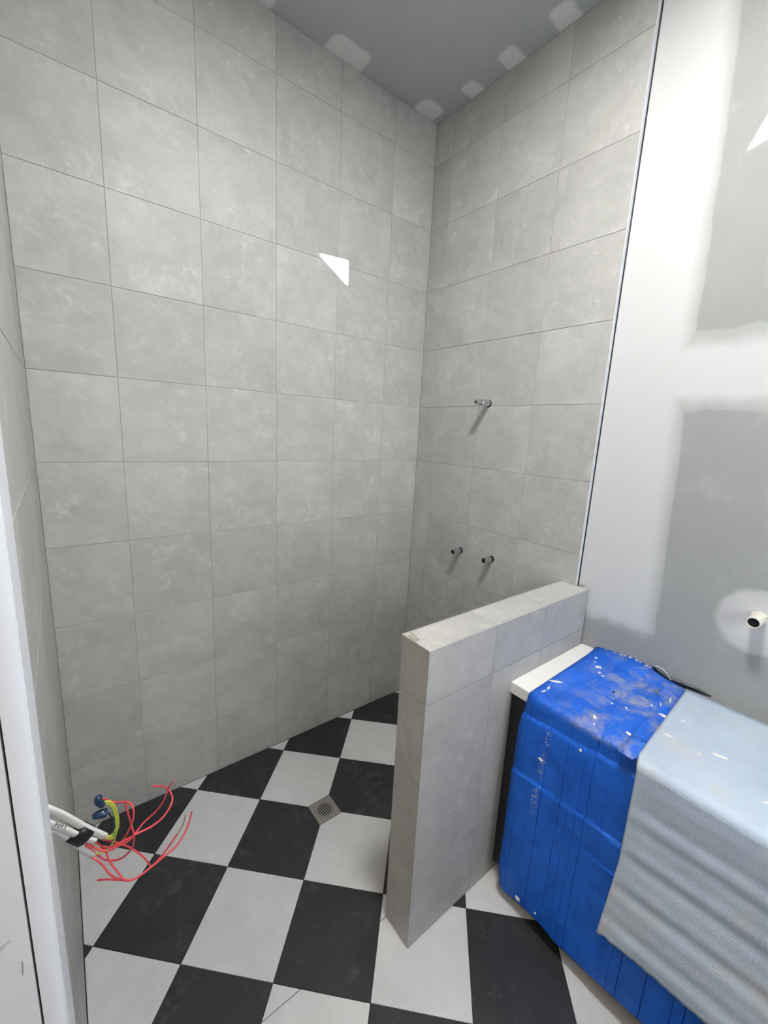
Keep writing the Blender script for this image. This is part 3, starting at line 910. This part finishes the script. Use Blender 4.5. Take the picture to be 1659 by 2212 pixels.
# ------------------------------------------------------------------ loose bits on and by the half wall
sp = [(-0.8559, -0.9641), (-0.8761, -0.9732), (-0.8790, -1.0030), (-0.8690, -1.0165)]
hz = [0.0045, 0.0016, 0.0016, 0.0065]
V = [(x, y, HZ + h) for (x, y), h in zip(sp, hz)] + [(x, y, HZ + h + 0.0012) for (x, y), h in zip(sp, hz)]
tag(obj('tape_scrap', V, [(0, 1, 2, 3), (4, 7, 6, 5), (0, 4, 5, 1), (1, 5, 6, 2), (2, 6, 7, 3), (3, 7, 4, 0)], M['tape_scrap']), 'small beige torn scrap on the end of the low tiled wall', 'scrap')
bead = [(0.016, -1.0230, 1.0535), (0.016, -1.0300, 1.0600), (0.016, -1.0345, 1.0535), (0.016, -1.0395, 1.0630), (0.016, -1.0440, 1.0535), (0.016, -1.0490, 1.0675), (0.016, -1.0490, 1.0535), (0.016, -1.0235, 1.0530)]
tag(obj('corner_bead', *tube(bead, 0.0011, 6), M['steel']), 'bit of perforated metal corner bead where low wall meets plasterboard', 'metal bead')
# pencil scribble on the plasterboard above the sheet
sb = [(XP - 0.0004, -1.3175 - 0.0032 * k + 0.004 * math.sin(k * 2.1), 0.858 - 0.0035 * k + 0.004 * math.cos(k * 1.9)) for k in range(9)]
obj('pencil_scribble', *tube(smooth_path(sb, 4), 0.0006, 5), M['scribble'], wpl)
# crumbs of plaster along the joint of sheet and wall
for i in range(12):
    y = -1.15 - rnd.random() * 0.19
    zc = BZ + 0.002 + lerp_tab(LIFT, y)
    splash((XP - 0.0095, y, zc - 0.001), 'z', rnd.uniform(0.0015, 0.004), rnd.uniform(0.002, 0.006), rnd.uniform(-0.3, 0.3), 0.003, blue, 200 + i)

# ------------------------------------------------------------------ cables out of the left wall
WP = {
    'cable1': [(-1.7034, -1.05, 1.018), (-1.6853, -1.05, 0.9926), (-1.6654, -1.05, 0.9614), (-1.6518, -1.05, 0.9426), (-1.6377, -1.05, 0.9227)],
    'cable2': [(-1.7029, -1.0545, 0.9936), (-1.687, -1.0545, 0.9719), (-1.6729, -1.0545, 0.9519), (-1.6632, -1.0545, 0.9394), (-1.6518, -1.0545, 0.9263)],
    'cable3': [(-1.6974, -1.047, 0.9678), (-1.6828, -1.047, 0.9404), (-1.6711, -1.047, 0.9184), (-1.6552, -1.047, 0.8905)],
    'tape': [(-1.6561, -1.05, 0.9594), (-1.6806, -1.05, 0.9359)],
    'R1': [(-1.6402, -1.05, 0.9176), (-1.6228, -1.0384, 0.8895), (-1.5993, -1.0235, 0.8459), (-1.5805, -1.0281, 0.8169), (-1.5721, -1.0391, 0.8037), (-1.5728, -1.0533, 0.8119)],
    'R2': [(-1.6432, -1.05, 0.9042), (-1.6375, -1.0451, 0.8872), (-1.6329, -1.0546, 0.8701), (-1.6223, -1.0676, 0.8502), (-1.6136, -1.0754, 0.8369), (-1.6005, -1.0757, 0.8294), (-1.5844, -1.0684, 0.8238), (-1.5499, -1.0557, 0.8216), (-1.5231, -1.0413, 0.8176), (-1.5018, -1.0295, 0.8324), (-1.4902, -1.0237, 0.8602)],
    'R3': [(-1.6567, -1.05, 0.8919), (-1.6455, -1.0629, 0.8834), (-1.635, -1.0753, 0.8657), (-1.623, -1.0674, 0.8378), (-1.6068, -1.0544, 0.8083), (-1.5902, -1.0401, 0.7906), (-1.5708, -1.0287, 0.7828), (-1.5453, -1.0236, 0.7946), (-1.5195, -1.0263, 0.8268)],
    'R3c': [(-1.5195, -1.0263, 0.8268), (-1.508, -1.0263, 0.8429), (-1.5027, -1.0263, 0.863)],
    'R4': [(-1.6519, -1.05, 0.8391), (-1.6393, -1.0367, 0.8165), (-1.6277, -1.0276, 0.7975), (-1.6133, -1.0383, 0.7972)],
    'R5': [(-1.6518, -1.05, 0.9223), (-1.6405, -1.0519, 0.9041), (-1.6299, -1.0669, 0.9114), (-1.6115, -1.0751, 0.919), (-1.5907, -1.0759, 0.9214), (-1.567, -1.069, 0.9153), (-1.5457, -1.0565, 0.9121), (-1.5293, -1.0422, 0.9181), (-1.5257, -1.0301, 0.9259), (-1.5332, -1.0239, 0.9419), (-1.5448, -1.0254, 0.9534), (-1.5571, -1.0341, 0.967)],
    'R6': [(-1.6637, -1.05, 0.9284), (-1.6463, -1.0628, 0.9126), (-1.633, -1.0681, 0.9075), (-1.6183, -1.0553, 0.8942), (-1.6024, -1.0409, 0.8803), (-1.5885, -1.0292, 0.8796), (-1.5744, -1.0237, 0.8876), (-1.5542, -1.0259, 0.9014), (-1.5411, -1.0352, 0.926), (-1.5337, -1.0489, 0.9614), (-1.5288, -1.0629, 0.9828)],
    'R6c': [(-1.5288, -1.0629, 0.9828), (-1.5262, -1.0629, 0.9866), (-1.522, -1.0629, 0.9864)],
    'R7': [(-1.634, -1.05, 0.9985), (-1.6258, -1.0386, 0.98), (-1.6148, -1.0375, 0.9685), (-1.6033, -1.0516, 0.9742), (-1.5965, -1.0652, 0.979), (-1.5932, -1.0743, 0.9717), (-1.5957, -1.0763, 0.9527), (-1.6046, -1.0705, 0.9266), (-1.6152, -1.0587, 0.9016)],
    'R8': [(-1.6025, -1.05, 0.9769), (-1.6012, -1.0581, 0.9605), (-1.5982, -1.0748, 0.9448), (-1.5957, -1.076, 0.9196), (-1.5974, -1.0696, 0.8958), (-1.6064, -1.0574, 0.8711), (-1.6196, -1.043, 0.8535), (-1.6365, -1.0307, 0.8518), (-1.6472, -1.024, 0.8614), (-1.6647, -1.0251, 0.899)],
    'G1': [(-1.6378, -1.05, 0.9211), (-1.628, -1.05, 0.9177), (-1.6217, -1.05, 0.9249), (-1.6176, -1.05, 0.9389), (-1.6183, -1.05, 0.9598), (-1.6213, -1.05, 0.9759), (-1.6264, -1.05, 0.985), (-1.6359, -1.05, 0.9907)],
    'G2': [(-1.6379, -1.05, 0.9197), (-1.6268, -1.05, 0.9138), (-1.6181, -1.05, 0.9226), (-1.6152, -1.05, 0.9394), (-1.6163, -1.05, 0.9586), (-1.6192, -1.05, 0.9747), (-1.6249, -1.05, 0.9871), (-1.6351, -1.05, 0.9926)],
    'G3': [(-1.638, -1.05, 0.9182), (-1.6256, -1.05, 0.9098), (-1.6205, -1.05, 0.9158), (-1.6191, -1.05, 0.9315), (-1.6196, -1.05, 0.9566), (-1.6231, -1.05, 0.975), (-1.6279, -1.05, 0.9835), (-1.6354, -1.05, 0.988)],
    'G4': [(-1.6522, -1.05, 0.896), (-1.6427, -1.05, 0.8913), (-1.6324, -1.05, 0.8946), (-1.6245, -1.05, 0.9039), (-1.6205, -1.05, 0.9158)],
    'B1': [(-1.6384, -1.05, 1.006), (-1.641, -1.05, 0.9977), (-1.6349, -1.05, 0.9851)],
    'B2': [(-1.6304, -1.05, 0.9674), (-1.6415, -1.05, 0.9702), (-1.6511, -1.05, 0.9712)],
    'loop': [(-1.6277, -1.05, 0.9657), (-1.625, -1.05, 0.9518), (-1.6267, -1.05, 0.9365), (-1.6331, -1.05, 0.9273), (-1.6375, -1.05, 0.9251)],
}
INK = [[(-1.697, -1.0621, 1.0002), (-1.6975, -1.0621, 0.9962), (-1.7001, -1.0621, 0.9969)], [(-1.6944, -1.0621, 0.9976), (-1.6963, -1.0621, 0.9954), (-1.6934, -1.0621, 0.9931), (-1.6956, -1.0621, 0.9906)], [(-1.6923, -1.0621, 0.9939), (-1.691, -1.0621, 0.9903), (-1.6883, -1.0621, 0.9909), (-1.69, -1.0621, 0.9888), (-1.6921, -1.0621, 0.9875)], [(-1.6854, -1.0621, 0.9871), (-1.6879, -1.0621, 0.9811)]]

cb = thing('cable_bundle', (XL, -1.05, 1.0), 'bundle of taped white cables with bare red and green wires sticking out of the wall', 'cables')
def cable(key, rad, flat):
    P = smooth_path(WP[key], 5)
    first = P[0]
    P = [Vector((XL - 0.005, first.y + 0.004, first.z + 0.012))] + P
    return obj('cable', *tube(P, rad, 14, flat, (0.35, 0.75, 0.45)), M['cable'], cb, smooth=True)
c1 = cable('cable1', 0.0092, 0.5); c2 = cable('cable2', 0.0080, 0.5); c3 = cable('cable3', 0.0062, 0.6)
for s in INK:
    obj('handwriting', *tube(s, 0.0006, 5), M['ink'], c2)
# black tape wound round the three cables
ta, tb = Vector(WP['tape'][0]), Vector(WP['tape'][1])
ax = (Vector(WP['cable1'][3]) - Vector(WP['cable1'][1])).normalized()
mid = (ta + tb) / 2
acr = (tb - ta); acr = (acr - ax * acr.dot(ax)); half = acr.length / 2 + 0.001; acr.normalize()
nn = ax.cross(acr)
V, F = [], []
NS = 20
for i, sft in enumerate((-0.0115, -0.011, 0.011, 0.0115)):
    k_ = 0.97 if i in (0, 3) else 1.0
    for k in range(NS):
        a = 2 * math.pi * k / NS
        V.append(mid + ax * sft + acr * math.cos(a) * half * k_ + nn * math.sin(a) * 0.0115 * k_)
for i in range(3):
    for k in range(NS):
        F.append((i * NS + k, i * NS + (k + 1) % NS, (i + 1) * NS + (k + 1) % NS, (i + 1) * NS + k))
F += [tuple(range(NS)), tuple(3 * NS + k for k in range(NS))]
obj('tape_band', V, F, M['tape'], cb, smooth=True)
for k in ('R1', 'R2', 'R3', 'R4', 'R5', 'R6', 'R7', 'R8'):
    w = obj('red_wire', *tube(smooth_path(WP[k], 7), 0.00165, 8), M['red'], cb, smooth=True)
    if k + 'c' in WP:
        obj('copper_end', *tube(smooth_path(WP[k + 'c'], 4), 0.0012, 6), M['copper'], w, smooth=True)
for k in ('G1', 'G2', 'G3', 'G4'):
    obj('earth_wire', *tube(smooth_path(WP[k], 7), 0.0016, 8), M['earth'], cb, smooth=True)
obj('black_wire', *tube(smooth_path(WP['loop'], 6), 0.0014, 8), M['tape'], cb, smooth=True)
obj('connector', *tube(smooth_path(WP['B1'], 4), [0.004, 0.0055, 0.006, 0.006, 0.006, 0.006, 0.006, 0.0055, 0.005], 12), M['conn_blue'], cb, smooth=True)
obj('connector', *tube(smooth_path(WP['B2'], 4), [0.0065, 0.0075, 0.0075, 0.0075, 0.007, 0.0065, 0.006, 0.005, 0.0035], 12), M['conn_blue'], cb, smooth=True)
